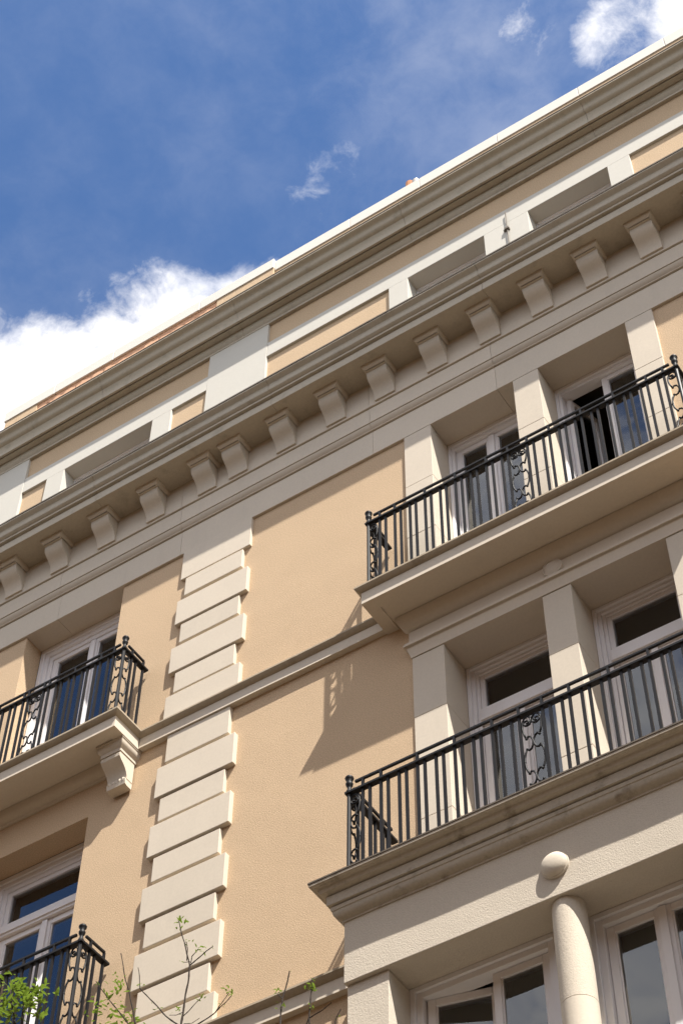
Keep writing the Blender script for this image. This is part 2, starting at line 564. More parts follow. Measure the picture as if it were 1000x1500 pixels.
for a, b in ((-7.437, -6.3), (-6.3, -5.278), (-5.278, -4.17), (-4.17, -3.05), (-3.05, -1.9), (-1.9, -.8), (-.8, .4), (.4, XR)):
    boxpart('coping_stone', 'coping', a, b - .003, -.014, .32, 20.70, 20.925 + random.uniform(-.003, .003), .008)
# chimney pots peeping over the parapet
bm = newbm()
lathe(bm, [(.062, 20.6), (.062, 22.18), (.05, 22.18), (.05, 21.9)], -5.735, .56, 12); obj('chimney_pot', bm, 'terra', B)
bm = newbm()
lathe(bm, [(.05, 20.6), (.05, 22.10), (.04, 22.10), (.04, 21.9)], -5.63, .53, 12); obj('chimney_pot', bm, 'zinc', B)
boxpart('chimney', 'terra', -5.86, -5.52, .45, .75, 19.9, 20.99)

# ---- roof cornice
RC = [(.35, 19.875), (.35, 19.84), (.335, 19.83)] + curve_pts((.335, 19.83), (.222, 19.715), .018, 8, True) + \
     [(.222, 19.71), (.218, 19.70)] + curve_pts((.218, 19.70), (.200, 19.56), .012, 5) + \
     [(.200, 19.545), (.175, 19.545), (.175, 19.565), (.160, 19.565), (.160, 19.535), (.095, 19.535), (.085, 19.545), (.078, 19.525)] + curve_pts((.078, 19.525), (.042, 19.43), -.012, 5) + [(.042, 19.43), (.042, 19.392)]
path0 = [(XL, 2.0), (XL, 0), (-9.9, 0)]
bm = newbm(); sweep(bm, RC, path0, -.2); obj('roof_cornice', bm, 'cornice', B)
cuts = [-9.9, -7.82, -5.4, -2.95, -.6, XR]
for a, b in zip(cuts, cuts[1:]):
    bm = newbm(); sweep(bm, RC, [(a + .004, 0), (b, 0)], -.2); obj('roof_cornice', bm, 'cornice', B)

for a, b in zip([XL] + cuts[:-1], cuts):
    bm = newbm(); sweep(bm, [(.354, 19.884), (.356, 19.866)], [(a + .004, 0), (b, 0)], .0, .4, .003); obj('flashing', bm, 'flash', B)

# ---- attic: white frame over the stucco
PIL = [(XL - .0, -11.175), (-8.33, -7.455), (-.935, -.06)]
for a, b in PIL: boxpart('attic_pilaster', 'white', a, b, -.036, .03, 17.0, 19.40)
for a, b in ((-11.172, -8.333), (-7.452, -.938)):
    bm = newbm()
    n = 12
    box(bm, a, b, -.033, .33, 18.668, 18.966, .004)
    obj('attic_lintel', bm, 'white', B)
for a, b in ((-9.132, -8.844), (-10.772, -10.492), (-5.742, -5.486), (-4.473, -3.906), (-2.90, -2.63)):
    boxpart('attic_block', 'white', a, b, -.036, .33, 17.0, 18.664)
# conduit with its clamp on the middle block
bm = newbm(); tube(bm, [(-4.155, -.055, 17.3), (-4.165, -.055, 18.35), (-4.165, -.055, 18.86)], .0075, 8); cp = obj('conduit', bm, 'pipe', B)
bm = newbm(); box(bm, -4.195, -4.14, -.075, -.03, 18.47, 18.51, .005); box(bm, -4.215, -4.195, -.06, -.035, 18.475, 18.50, .003); obj('clamp', bm, 'pipe', cp)

# ---- main cornice with modillions
MC = [(.594, 17.105), (.594, 17.075), (.582, 17.065)] + curve_pts((.582, 17.065), (.50, 16.925), .020, 8, True) + \
     [(.50, 16.925), (.50, 16.892), (.462, 16.886), (.462, 16.868), (.47, 16.862), (.47, 16.745), (.44, 16.745), (.435, 16.765)]
bm = newbm(); sweep(bm, MC, [(XL, 2.0), (XL, 0), (-9.4, 0)], -.1); obj('main_cornice', bm, 'cornice', B)
cuts = [-9.4, -7.0, -4.35, -1.7, XR]
for a, b in zip(cuts, cuts[1:]):
    bm = newbm(); sweep(bm, MC, [(a + .004, 0), (b, 0)], -.1); obj('main_cornice', bm, 'cornice', B)


for a, b in zip([XL] + cuts[:-1], cuts):
    bm = newbm(); sweep(bm, [(.599, 17.122), (.601, 17.096)], [(a + .004, 0), (b, 0)], .0, .3, .004); obj('flashing', bm, 'flash', B)


def modillion(xl):
    bm = newbm(); wd = .245
    ab = [(0, 0), (.002, .018), (.010, .036), (.026, .055), (.05, .072), (.08, .088), (.108, .102), (.135, .120), (.156, .142), (.171, .166), (.180, .192), (.184, .225)]
    prof = [(-.282 + a * .85, 16.66 - b * 1.28) for a, b in ab]
    poly = [(-.282, 16.705)] + prof + [(-.05, 16.372), (-.05, 16.705)]
    prism(bm, poly, xl, xl + wd)
    ob = obj('modillion', bm, 'cream', B)
    bm = newbm()
    x0, x1 = xl - .03, xl + wd + .03
    pr = [(.0, 16.768), (.0, 16.745)] + curve_pts((0, 16.745), (-.035, 16.70), -.008, 4) + [(-.035, 16.70), (-.035, 16.69)]
    sweep(bm, pr, [(x0, -.02), (x0, -.345), (x1, -.345), (x1, -.02)], -.04, 9, 0)
    box(bm, x0 + .03, x1 - .03, -.31, -.02, 16.69, 16.76)
    cap = obj('modillion_cap', bm, 'cream', ob)
    return ob, cap


BRX = [-10.926, -10.26, -9.589, -8.902, -8.198, -7.783, -7.151, -6.508, -5.892, -5.243, -4.607, -3.988, -3.362, -2.745, -2.10, -1.46, -.72, -.30, .35, 1.0, -11.60]
m0, c0 = modillion(BRX[0])
for x in BRX[1:]:
    mm = copy_part(m0, B, (x - BRX[0], 0, 0))
    cc = c0.copy(); COL.objects.link(cc); cc.parent = mm; cc.location = c0.location; WLOC[cc.name] = WLOC[mm.name]

# ---- entablature under it: frieze, bands and architrave
FR = [(.103, 16.765), (.103, 16.338), (.078, 16.334), (.078, 16.326), (.086, 16.322), (.086, 16.078), (.060, 16.074), (.060, 16.066), (.082, 16.062)] + \
     curve_pts((.082, 16.062), (.040, 15.998), -.006, 6) + [(.040, 15.998), (.048, 15.994), (.048, 15.985), (.018, 15.981), (.018, 15.972), (.030, 15.969), (.030, 15.578)]
cuts = [XL, -10.1, -8.43, -5.98, -4.51, -2.2, -.3, XR]
for i, (a, b) in enumerate(zip(cuts, cuts[1:])):
    bm = newbm()
    p = [(XL, 2.0), (XL, 0), (b - .002, 0)] if i == 0 else [(a + .002, 0), (b - .002, 0)]
    sweep(bm, FR, p, -.31, .5, .0015); obj('architrave', bm, 'cream', B)

# ---- quoins
ZW = [14.38, 13.645, 12.93, 11.955, 11.235, 10.510, 9.778, 9.05, 8.32, 7.59, 6.86]


def quoin_strip(xw0, xw1, xn0, xn1, protos=None):
    boxpart('quoin_stone', 'cream', xw0, xw1, -.036, .02, 15.115, 15.574, .005)
    def stone(a, b, z0, z1, yf):
        boxpart('quoin_stone', 'cream', a + random.uniform(-.004, .004), b + random.uniform(-.004, .004), -yf + random.uniform(-.002, .002), .02, z0, z1 + random.uniform(-.003, .003), .006)
    for i, zb in enumerate(ZW):
        if i == 3:
            stone(xn0, xn1, 12.385, 12.738, .042)
            stone(xw0, xw1, zb, 12.34, .050)
        else:
            stone(xw0, xw1, zb, zb + .370 if i != 2 else zb + .372, .050)
        if i == 0: stone(xn0, xn1, 14.805, 15.085, .042)
        if i != 2: stone(xn0, xn1, zb - .31, zb - .03, .042)


quoin_strip(-8.375, -7.487, -8.30, -7.572)
quoin_strip(-.905, -.02, -.83, -.10)
quoin_strip(-12.06, -11.20, -12.06, -11.27)

# ---- string courses
def string_prof(zb, zt):
    return [(.060, zt - .059), (.060, zb)]


def string_top(zt):
    return [(.108, zt), (.108, zt - .018)] + curve_pts((.104, zt - .02), (.068, zt - .052), -.006, 4) + [(.068, zt - .056), (.060, zt - .058)]


for zb, zt, spans in ((12.742, 12.924, ((XL, -10.995), (-8.625, -5.865), (-2.525, XR))), (8.905, 9.090, ((XL, -10.995), (-8.60, -5.812), (-2.578, XR)))):
    for a, b in spans:
        bm = newbm(); sweep(bm, string_prof(zb, zt), [(a, 0), (b, 0)], -.05); scs = obj('string_course', bm, 'cream', B)
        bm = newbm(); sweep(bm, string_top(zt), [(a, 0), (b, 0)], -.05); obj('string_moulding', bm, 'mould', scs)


# ---- balcony slabs with the same edge moulding
def slab(x0, x1, p, zb, zt):
    bm = newbm()
    pr = [(0, zt - .061), (0, zb)]
    sweep(bm, pr, [(x0, 0), (x0, -p), (x1, -p), (x1, 0)], -.125, .5, .002)
    box(bm, x0 + .12, x1 - .12, -p + .12, .0, zb + .012, zt - .035)
    sl = obj('balcony_slab', bm, 'cream', B)
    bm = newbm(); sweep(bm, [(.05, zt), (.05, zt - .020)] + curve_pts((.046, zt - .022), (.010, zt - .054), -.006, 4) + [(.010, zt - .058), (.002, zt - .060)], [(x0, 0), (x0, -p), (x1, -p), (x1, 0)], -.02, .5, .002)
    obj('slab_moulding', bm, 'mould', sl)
    bm = newbm(); box(bm, x0 + .1, x1 - .1, -p + .10, .0, zt - .03, zt - .004); obj('balcony_floor', bm, 'tilefloor', sl)
    return sl


slab(-5.86, -2.53, .435, 12.722, 12.930)
slab(-10.99, -8.632, .43, 12.735, 12.930)
slab(-10.99, -8.632, .43, 9.01, 9.20)

# mouldings where the slab meets the wall
def bed(zt, zb, depth):
    return [(depth, zt), (depth, zt - .025)] + curve_pts((depth - .006, zt - .03), (.035, zb + .03), -.022, 5) + [(.03, zb + .028), (.022, zb)]


for z0 in (0, -3.73):
    bm = newbm(); sweep(bm, bed(12.745 + z0, 12.60 + z0, .10), [(-10.68, 0), (-8.94, 0)], -.03); obj('bed_moulding', bm, 'cream', B)


# scrolled consoles under the left balconies
def console(xc, dz):
    bm = newbm(); x0, x1 = xc - .112, xc + .112
    poly = [(-.235, 12.60)]
    for a, b in ((0, .02), (-.012, .07), (-.008, .13), (.02, .19), (.06, .25), (.095, .32), (.115, .39), (.128, .46), (.132, .525)):
        poly.append((-.235 + a, 12.60 - b * .49))
    poly += [(-.02, 12.60 - .525 * .49), (-.02, 12.60)]
    prism(bm, [(y, z + dz) for y, z in poly], x0, x1)
    b0 = obj('console', bm, 'cream', B)
    bm = newbm()
    pr = [(.05, 12.745), (.05, 12.72), (.042, 12.715), (.042, 12.695)] + curve_pts((.042, 12.695), (.008, 12.635), -.008, 4) + [(.008, 12.635), (.008, 12.595)]
    pr = [(o, z + dz) for o, z in pr]
    sweep(bm, pr, [(x0, -.0), (x0, -.24), (x1, -.24), (x1, -.0)], -.05, 9, 0)
    box(bm, x0 + .03, x1 - .03, -.22, -.02, 12.598 + dz, 12.735 + dz)
    obj('console_cap', bm, 'cream', b0)
    bm = newbm()
    zt = 12.60 - .525 * .49 + dz
    prism(bm, [(-.125, zt - .002), (-.112, zt - .062), (-.085, zt - .075), (-.015, zt - .075), (-.015, zt - .002)], x0 + .004, x1 - .004)
    for k in range(5):
        cx = x0 + .03 + k * .041
        lathe(bm, [(.0, zt + .028), (.014, zt + .014), (.018, zt - .003), (.014, zt - .02)], cx, -.112, 8)
    obj('console_foot', bm, 'cream', b0)


console(-8.80, 0); console(-10.82, 0); console(-8.80, -3.73)


# ---- right bay, stone frames of the two floors
def pilaster(x0, x1, yf, depth, joints, material='cream'):
    """a stack of stone blocks; the first block carries the others as sub-parts"""
    root = None
    for a, b in zip(joints, joints[1:]):
        o = boxpart('pilaster' if root is None else 'stone_block', material, x0 + random.uniform(-.0015, .0015), x1 + random.uniform(-.0015, .0015),
                    -yf + random.uniform(-.001, .001), depth, b + .002, a - .002, .004, parent=root)
        if root is None: root = o


for a, b in ((-5.605, -5.29), (-4.33, -4.046), (-3.075, -2.785)):
    pilaster(a, b, .030, .32, [15.574, 14.72, 13.92, 12.93])
for a, b in ((-5.595, -5.272), (-4.293, -4.018), (-3.118, -2.795)):
    pilaster(a, b, .022, .36, [12.222, 11.475, 10.3, 9.15])

# entablature over the lower bay windows
EN = [(.105, 12.728), (.105, 12.70)] + curve_pts((.10, 12.695), (.03, 12.585), -.018, 6) + [(.028, 12.58), (.002, 12.572), (.002, 12.560), (.018, 12.556), (.018, 12.405), (.05, 12.395), (.05, 12.375), (.058, 12.372), (.058, 12.352), (.030, 12.348), (.030, 12.338)] + \
     [(.044, 12.335), (.036, 12.330), (.010, 12.242), (.010, 12.228)]
bm = newbm(); sweep(bm, EN, [(-5.595, .3), (-5.595, -.02), (-2.795, -.02), (-2.795, .3)], -.30, .5, .0015)
box(bm, -5.3, -3.1, .27, .36, 12.228, 12.7)
obj('entablature', bm, 'cream', B)


def disc(x, y, z, r, prof):
    bm = newbm(); n = 28
    rings = []
    for (rr, oo) in prof:
        if rr < 1e-4: rings.append([bm.verts.new((x, y - oo, z))])
        else: rings.append([bm.verts.new((x + r * rr * math.cos(2 * math.pi * k / n), y - oo, z + r * rr * math.sin(2 * math.pi * k / n))) for k in range(n)])
    for a, b in zip(rings, rings[1:]):
        for k in range(n):
            q = [a[k % len(a)], a[(k + 1) % len(a)], b[(k + 1) % len(b)], b[k % len(b)]]
            q2 = []
            for v in q:
                if v not in q2: q2.append(v)
            if len(q2) > 2: bm.faces.new(q2)
    return bm


obj('wall_disc', disc(-4.15, -.036, 12.492, .098, [(1.0, -.01), (1.0, .022), (.97, .028), (.88, .03), (.86, .022), (.84, .024), (.5, .036), (0, .04)]), 'cream', B, smooth=False)

# ---- projecting bay of the floor below: frieze, boss, half column, pilasters
bx0, bx1, BY = -5.81, -2.58, .74
bm = newbm()
box(bm, bx0, bx1, -BY, -.3, 8.312, 8.872, .006)
box(bm, bx0, bx0 + .3, -.301, .0, 8.312, 8.872); box(bm, bx1 - .3, bx1, -.301, .0, 8.312, 8.872)
bmesh.ops.subdivide_edges(bm, edges=[e for e in bm.edges if abs(e.verts[0].co.x - e.verts[1].co.x) > 1], cuts=24)
for v in bm.verts: v.co += wob(v.co, .004)
obj('bay_frieze', bm, 'cream_rough', B)
bm = newbm(); box(bm, bx0 + .1, bx1 - .1, -.7, .0, 8.95, 9.158); obj('balcony_floor', bm, 'tilefloor', B)
BC = [(.19, 9.165), (.19, 9.135), (.18, 9.128)] + curve_pts((.18, 9.128), (.098, 9.078), .012, 6, True) + [(.080, 9.074), (.080, 9.066), (.094, 9.063), (.092, 8.985), (.060, 8.981), (.060, 8.970), (.076, 8.967), (.070, 8.940), (.064, 8.938)] + \
     curve_pts((.064, 8.94), (.014, 8.868), -.016, 5) + [(.012, 8.866), (.010, 8.852)]
bm = newbm(); sweep(bm, BC, [(bx0, 0), (bx0, -BY), (bx1, -BY), (bx1, 0)], -.06, .3, .003); obj('bay_cornice', bm, 'dirty', B)
bm = newbm(); sweep(bm, [(.194, 9.174), (.196, 9.158)], [(bx0, 0), (bx0, -BY), (bx1, -BY), (bx1, 0)], .10, .2, .004); obj('flashing', bm, 'flash', B)
obj('boss', disc(-4.105, -.735, 8.567, .100, [(1.08, -.01), (1.08, .018), (1.05, .024), (1.0, .024), (.985, .030), (.93, .042), (.80, .053), (.60, .062), (.3, .068), (0, .069)]), 'boss', B, smooth=True)
pilaster(bx0 + .012, -5.462, .708, -.30, [8.309, 7.45, 6.4, 5.4], 'cream_rough')
pilaster(-2.93, bx1 - .012, .708, -.30, [8.309, 7.45, 6.4, 5.4], 'cream_rough')
boxpart('window_pier', 'cream_rough', -4.285, -4.055, -.50, -.30, 5.4, 8.309)
bm = newbm(); lathe(bm, [(.119, 8.309), (.122, 7.502)], -4.105, -.60, 28); c_ = obj('half_column', bm, 'cream_rough', B, smooth=True)
bm = newbm(); lathe(bm, [(.1225, 7.497), (.1225, 5.4)], -4.105, -.60, 28); o2 = obj('column_drum', bm, 'boss', c_, smooth=True)
bm = newbm(); box(bm, bx0, bx1, -BY, .0, 4.6, 5.398); obj('bay_sill', bm, 'cream_rough', B)


# ================================================================== windows
def window(x0, x1, z0, z1, yc, mull, fs=(.03, .03), sash=.06, head=.0, transom=None, open_l=0, open_r=0, label=None, curtain=False):
    bm = newbm(); y = yc; a0, a1, t1 = x0, x1, z1
    # stepped casing, one rectangular frame inside the other
    for k, f in enumerate(fs):
        fh = f + head
        yf = yc + .022 * k
        box(bm, a0, a0 + f, yf, yc + .14, z0, t1, .003); box(bm, a1 - f, a1, yf, yc + .14, z0, t1, .003)
        box(bm, a0 + f + .0005, a1 - f - .0005, yf, yc + .14, t1 - fh, t1, .003)
        a0 += f + .0008; a1 -= f + .0008; t1 -= fh + .0008
    win = obj('window', bm, 'frame', B, label=label)
    ys = yc + .06
    ztop = t1
    if transom:
        zl, zh = transom
        bm = newbm(); box(bm, a0, a1, ys - .035, ys + .06, zl, zh, .006); box(bm, a0, a1, ys - .05, ys - .034, zl + .03, zl + .055, .004); obj('transom', bm, 'frame', win)
        bm = newbm(); s = sash * .8
        box(bm, a0, a0 + s, ys, ys + .05, zh, ztop, .004); box(bm, a1 - s, a1, ys, ys + .05, zh, ztop, .004)
        box(bm, a0 + s, a1 - s, ys, ys + .05, ztop - s, ztop, .004); box(bm, a0 + s, a1 - s, ys, ys + .05, zh, zh + s * .6, .004)
        obj('sash', bm, 'frame', win)
        bm = newbm(); box(bm, a0 + s - .01, a1 - s + .01, ys + .022, ys + .03, zh + s * .5, ztop - s + .01); obj('pane', bm, 'glass', win)
        ztop = zl
    for (l, r, hinge, ang) in ((a0, mull, a0, open_l), (mull, a1, a1, -open_r)):
        bm = newbm(); bp = newbm(); s = sash
        l += .002; r -= .002; zt = ztop - .003
        box(bm, l, l + s, ys, ys + .05, z0, zt, .005); box(bm, r - s, r, ys, ys + .05, z0, zt, .005)
        box(bm, l + s, r - s, ys + .001, ys + .049, zt - s, zt, .005); box(bm, l + s, r - s, ys + .001, ys + .049, z0, z0 + s * 1.4, .005)
        # glazing bead
        box(bm, l + s - .0, l + s + .012, ys + .012, ys + .04, z0 + s * 1.4, zt - s); box(bm, r - s - .012, r - s, ys + .012, ys + .04, z0 + s * 1.4, zt - s)
        box(bp, l + s - .01, r - s + .01, ys + .022, ys + .03, z0 + s, zt - s + .01)
        if ang:
            Mx = Matrix.Translation((hinge, ys + .05, 0)) @ Matrix.Rotation(math.radians(ang), 4, 'Z') @ Matrix.Translation((-hinge, -ys - .05, 0))
            for b_ in (bm, bp): bmesh.ops.transform(b_, matrix=Mx, verts=b_.verts)
        obj('sash', bm, 'frame', win); obj('pane', bp, 'glass', win)
    if not open_l:
        bm = newbm(); box(bm, mull - .032, mull + .032, ys - .018, ys - .001, z0, ztop - .01, .006); obj('meeting_stile', bm, 'frame', win)
    if curtain:
        bm = newbm(); n = 60; pv = None
        for k in range(n + 1):
            xx = a0 + (a1 - a0) * k / n; yy = ys + (.16 if not open_l else .30) + .02 * math.sin(k * 1.1) + .008 * math.sin(k * 2.7)
            cur = (bm.verts.new((xx, yy, z0)), bm.verts.new((xx, yy, curtain)))
            if pv: bm.faces.new((pv[0], cur[0], cur[1], pv[1]))
            pv = cur
        obj('curtain', bm, 'curtain', win)
    return win


window(-5.287, -4.333, 12.96, 15.574, .30, -4.81, head=.018, curtain=14.3)
window(-4.043, -3.078, 12.96, 15.574, .30, -3.56, head=.018, open_l=72, label='upper window with its left leaf standing open')
window(-10.545, -9.205, 12.96, 15.574, .25, -9.82, fs=(.055, .05, .05), head=.01)
window(-10.545, -9.205, 9.22, 12.195, .25, -9.83, fs=(.055, .05, .05), sash=.065, transom=(11.46, 11.60))
window(-5.269, -4.296, 9.18, 12.224, .34, -4.785, fs=(.035, .035, .03), sash=.055, transom=(11.50, 11.68), curtain=11.3)
window(-4.015, -3.121, 9.18, 12.224, .34, -3.535, fs=(.035, .035, .03), sash=.055, transom=(11.50, 11.68))
window(-5.459, -4.288, 5.42, 8.309, -.44, -4.835, fs=(.04, .05), sash=.06, open_l=13, curtain=8.46, label='lower bay window with its left leaf ajar')
window(-4.052, -2.933, 5.42, 8.309, -.44, -3.54, fs=(.04, .05), sash=.06, curtain=8.46)
for a, b in ((-10.49, -9.134), (-5.484, -4.475), (-3.904, -2.902)):
    window(a, b, 17.2, 18.666, .155, (a + b) / 2, fs=(.02, .02), sash=.05)


# ================================================================== wrought-iron railings
def half_scroll():
    """right half of the scrollwork, x from the panel axis, z 0..0.90"""
    out = []
    def spiral(cx, cz, r0, r1, a0, a1, n=20):
        return [(cx + (r0 + (r1 - r0) * i / n) * math.cos(math.radians(a0 + (a1 - a0) * i / n)), cz + (r0 + (r1 - r0) * i / n) * math.sin(math.radians(a0 + (a1 - a0) * i / n))) for i in range(n + 1)]
    out.append([(x, z) for x, z in spiral(.040, .812, .007, .036, 300, -160, 24)] + [(.008, .85), (.03, .878), (.06, .865), (.078, .82), (.080, .76), (.072, .70), (.055, .645)])
    out.append([(.055, .645), (.040, .662), (.020, .652), (.006, .62), (.003, .59), (.006, .56), (.020, .528), (.040, .518), (.055, .535)])
    out.append([(.055, .535), (.072, .50), (.082, .45), (.083, .40), (.078, .35), (.066, .31), (.055, .285)])
    out.append([(.055, .285), (.040, .302), (.020, .292), (.006, .26), (.003, .23), (.006, .20), (.020, .168), (.040, .158), (.055, .175)])
    out.append([(.055, .175), (.072, .13), (.080, .08), (.074, .035), (.05, .018)] + [(x, z) for x, z in spiral(.040, .048, .030, .008, -90, -420, 16)])
    return out


HS = half_scroll()


def scroll_bm(w=.17, h=.88, halves=(1, -1)):
    bm = newbm(); k = w / .17
    for s in halves:
        for ln in HS:
            tube(bm, [(s * x * k, 0, z / .9 * h) for x, z in ln], .0085, 6)
        for (x, z) in ((.055, .645), (.055, .535), (.055, .285), (.055, .175), (.084, .41)):
            bmesh.ops.create_icosphere(bm, subdivisions=1, radius=.0125, matrix=Matrix.Translation((s * x * k, 0, z / .9 * h)))
    return bm


def finial_bm():
    bm = newbm()
    lathe(bm, [(.026, .955), (.030, .975), (.024, .995), (.017, 1.01), (.017, 1.035), (.028, 1.05), (.031, 1.07), (.024, 1.085), (.018, 1.095), (.033, 1.115), (.037, 1.128), (.030, 1.142), (.012, 1.152), (0, 1.155)], 0, 0, 12)
    return bm


def mesh_from(bm, name):
    bmesh.ops.recalc_face_normals(bm, faces=bm.faces)
    me = bpy.data.meshes.new(name); bm.to_mesh(me); bm.free(); me.materials.append(M['iron']); return me


bm = newbm(); box(bm, -.0105, .0105, -.0105, .0105, .0, .955); BAR = mesh_from(bm, 'baluster')
bm = newbm(); box(bm, -.010, .010, -.010, .010, .975, 1.06); STUB = mesh_from(bm, 'stub')
SCROLL = mesh_from(scroll_bm(), 'scroll'); SCROLL_N = mesh_from(scroll_bm(.18, .88, (1,)), 'corner_scroll')
for me in (SCROLL, SCROLL_N):
    for p in me.polygons: p.use_smooth = True
bm = newbm(); lathe(bm, [(.0175, .0), (.0175, .96)], 0, 0, 10)
POST = mesh_from(bm, 'post')
FIN = mesh_from(finial_bm(), 'finial')
for p in FIN.polygons: p.use_smooth = True


def railing(xl, xr, yf, zs, label, lift=0.0, npair=9):
    """rails as the part itself; posts, balusters and scrollwork are its sub-parts"""
    z = zs + lift
    bm = newbm()
    hz = z + .955
    box(bm, xl - .03, xr + .03, yf - .026, yf + .026, hz, hz + .024, .003)
    box(bm, xl + .055, xr - .055, yf - .011, yf + .011, z + 1.055, z + 1.077, .002)
    box(bm, xl, xr, yf - .012, yf + .012, z + .07, z + .082)
    for x in (xl, xr):
        box(bm, x - .03, x + .03, yf + .031, -.025, hz, hz + .024, .003)
        box(bm, x - .011, x + .011, yf + .055, -.075, z + 1.055, z + 1.077, .002)
        box(bm, x - .012, x + .012, yf + .013, .0, z + .07, z + .082)
    rl = obj('balcony_railing', bm, 'iron', B, label=label)

    def put(name, me, x, y, dz=0.0, rot=0.0):
        o = link(name, me, None, rl, (x, y, z + dz + EYE)); o.rotation_euler[2] = rot
        return o
    xc = (xl + xr) / 2
    for x in (xl, xr):
        p = put('post', POST, x, yf)
        if lift: p.scale[2] = 1.0
        put('finial', FIN, x, yf)
    put('scroll', SCROLL, xc, yf, .075)
    for s, x0 in ((1, xl), (-1, xr)):
        put('scroll', SCROLL_N, x0 + s * .012, yf, .075, 0.0 if s > 0 else math.pi)
        first = .125; last = (xr - xl) / 2 - .10 - .065
        for k in range(npair):
            d_ = first + (last - first) * k / (npair - 1)
            for e in (0, .065): put('baluster', BAR, x0 + s * (d_ + e), yf)
            if k % 2 == 1 or k == 0: put('rail_stub', STUB, x0 + s * (d_ + (0 if k else 0.0)), yf)
        put('rail_stub', STUB, x0 + s * (last + .065), yf)
        # return to the wall
        L = -.03 - yf
        put('scroll', SCROLL_N, x0, yf + .012, .075, math.pi / 2)
        yy = yf + .125; kk = 0
        while yy < -.06:
            put('baluster', BAR, x0, yy)
            if kk % 2 == 0: put('rail_stub', STUB, x0, yy)
            yy += .065 if kk % 2 == 0 else .115; kk += 1
    return rl


railing(-5.807, 2 * CX + 5.807, -.39, 12.93, 'black iron railing of the upper right balcony', 0.0)
railing(-5.806, 2 * CX + 5.806, -.69, 9.165, 'black iron railing of the lower right balcony above the stained moulding', .035)
railing(-10.93, -8.695, -.385, 12.93, 'black iron railing of the upper left balcony above the scrolled console', 0.0, 6)
railing(-10.93, -8.69, -.385, 9.20, 'black iron railing of the lower left balcony behind the leaves', .045, 6)

# ================================================================== street tree in front of the facade
T = empty('street_tree', (-5.3, -3.0, .12), 'slender street tree with bare twigs and fresh green leaves in front of the facade', 'tree')
TY = -3.0
TW = [
    ([(-5.43, 6.37), (-5.42, 6.5), (-5.41, 6.69), (-5.41, 6.82), (-5.44, 6.94), (-5.48, 7.09), (-5.5, 7.16)], .0085, .0035),
    ([(-5.41, 6.82), (-5.37, 6.85), (-5.31, 6.89), (-5.27, 6.91)], .0055, .0035),
    ([(-5.405, 6.835), (-5.40, 6.88), (-5.36, 6.92)], .004, .003),
    ([(-5.43, 6.86), (-5.43, 6.94), (-5.445, 7.0)], .0045, .003),
    ([(-5.41, 6.845), (-5.44, 6.85), (-5.46, 6.86)], .003, .002),
    ([(-5.43, 6.40), (-5.52, 6.5), (-5.63, 6.64), (-5.69, 6.73), (-5.72, 6.88)], .006, .003),
    ([(-5.43, 6.37), (-5.32, 6.38), (-5.21, 6.42), (-5.15, 6.46), (-5.11, 6.50)], .006, .003),
    ([(-5.42, 6.47), (-5.38, 6.50), (-5.32, 6.56)], .0045, .0025),
    ([(-5.21, 6.42), (-5.17, 6.47), (-5.13, 6.53)], .004, .0025),
    ([(-5.41, 6.41), (-5.36, 6.40), (-5.31, 6.42)], .003, .002),
    ([(-5.42, 6.50), (-5.46, 6.49), (-5.50, 6.50)], .003, .002),
    ([(-5.68, 6.40), (-5.72, 6.58), (-5.78, 6.8), (-5.83, 7.01)], .0075, .0035),
    ([(-5.68, 6.42), (-5.76, 6.53), (-5.86, 6.68), (-5.96, 6.84)], .006, .003),
    ([(-4.73, 6.0), (-4.74, 6.22), (-4.74, 6.29), (-4.72, 6.38), (-4.7, 6.46)], .007, .0045),
    ([(-4.74, 6.29), (-4.78, 6.35)], .0045, .003),
    ([(-4.52, 5.9), (-4.53, 6.13), (-4.53, 6.31)], .007, .004),
    ([(-4.56, 5.98), (-4.53, 6.05), (-4.45, 6.06), (-4.39, 6.09)], .0055, .003),
    ([(-4.40, 5.8), (-4.36, 5.97), (-4.33, 6.02)], .005, .003),
    ([(-6.70, 6.8), (-6.75, 7.03), (-6.80, 7.15)], .007, .004),
    ([(-6.50, 6.75), (-6.58, 6.98), (-6.62, 7.12)], .007, .004),
    ([(-6.44, 6.72), (-6.46, 6.88), (-6.38, 6.97)], .007, .004),
]
# limbs below the picture that carry those twigs
LIMB = [
    ([(-5.43, 6.37), (-5.42, 5.6), (-5.35, 4.6), (-5.3, 3.6)], .009, .035),
    ([(-5.68, 6.40), (-5.62, 5.6), (-5.45, 4.8), (-5.35, 4.2)], .008, .02),
    ([(-4.73, 6.0), (-4.85, 5.2), (-5.1, 4.3), (-5.28, 3.6)], .007, .025),
    ([(-4.52, 5.9), (-4.62, 5.3), (-4.9, 4.8)], .007, .014),
    ([(-4.40, 5.8), (-4.5, 5.5), (-4.64, 5.25)], .005, .009),
    ([(-6.70, 6.8), (-6.5, 6.0), (-6.0, 5.0), (-5.5, 3.9), (-5.32, 3.3)], .007, .03),
    ([(-6.50, 6.75), (-6.42, 6.3), (-6.3, 5.6)], .007, .014),
    ([(-6.44, 6.72), (-6.35, 6.3), (-6.25, 5.5)], .007, .012),
]


def dense(pts, n=5):
    out = []
    for a, b in zip(pts, pts[1:]):
        for k in range(n): out.append((a[0] + (b[0] - a[0]) * k / n, a[1] + (b[1] - a[1]) * k / n))
    out.append(pts[-1]); return out


def ydepth(x, z):
    return TY + .18 * noise.noise(Vector((x * .8, z * .5, 3.3)))


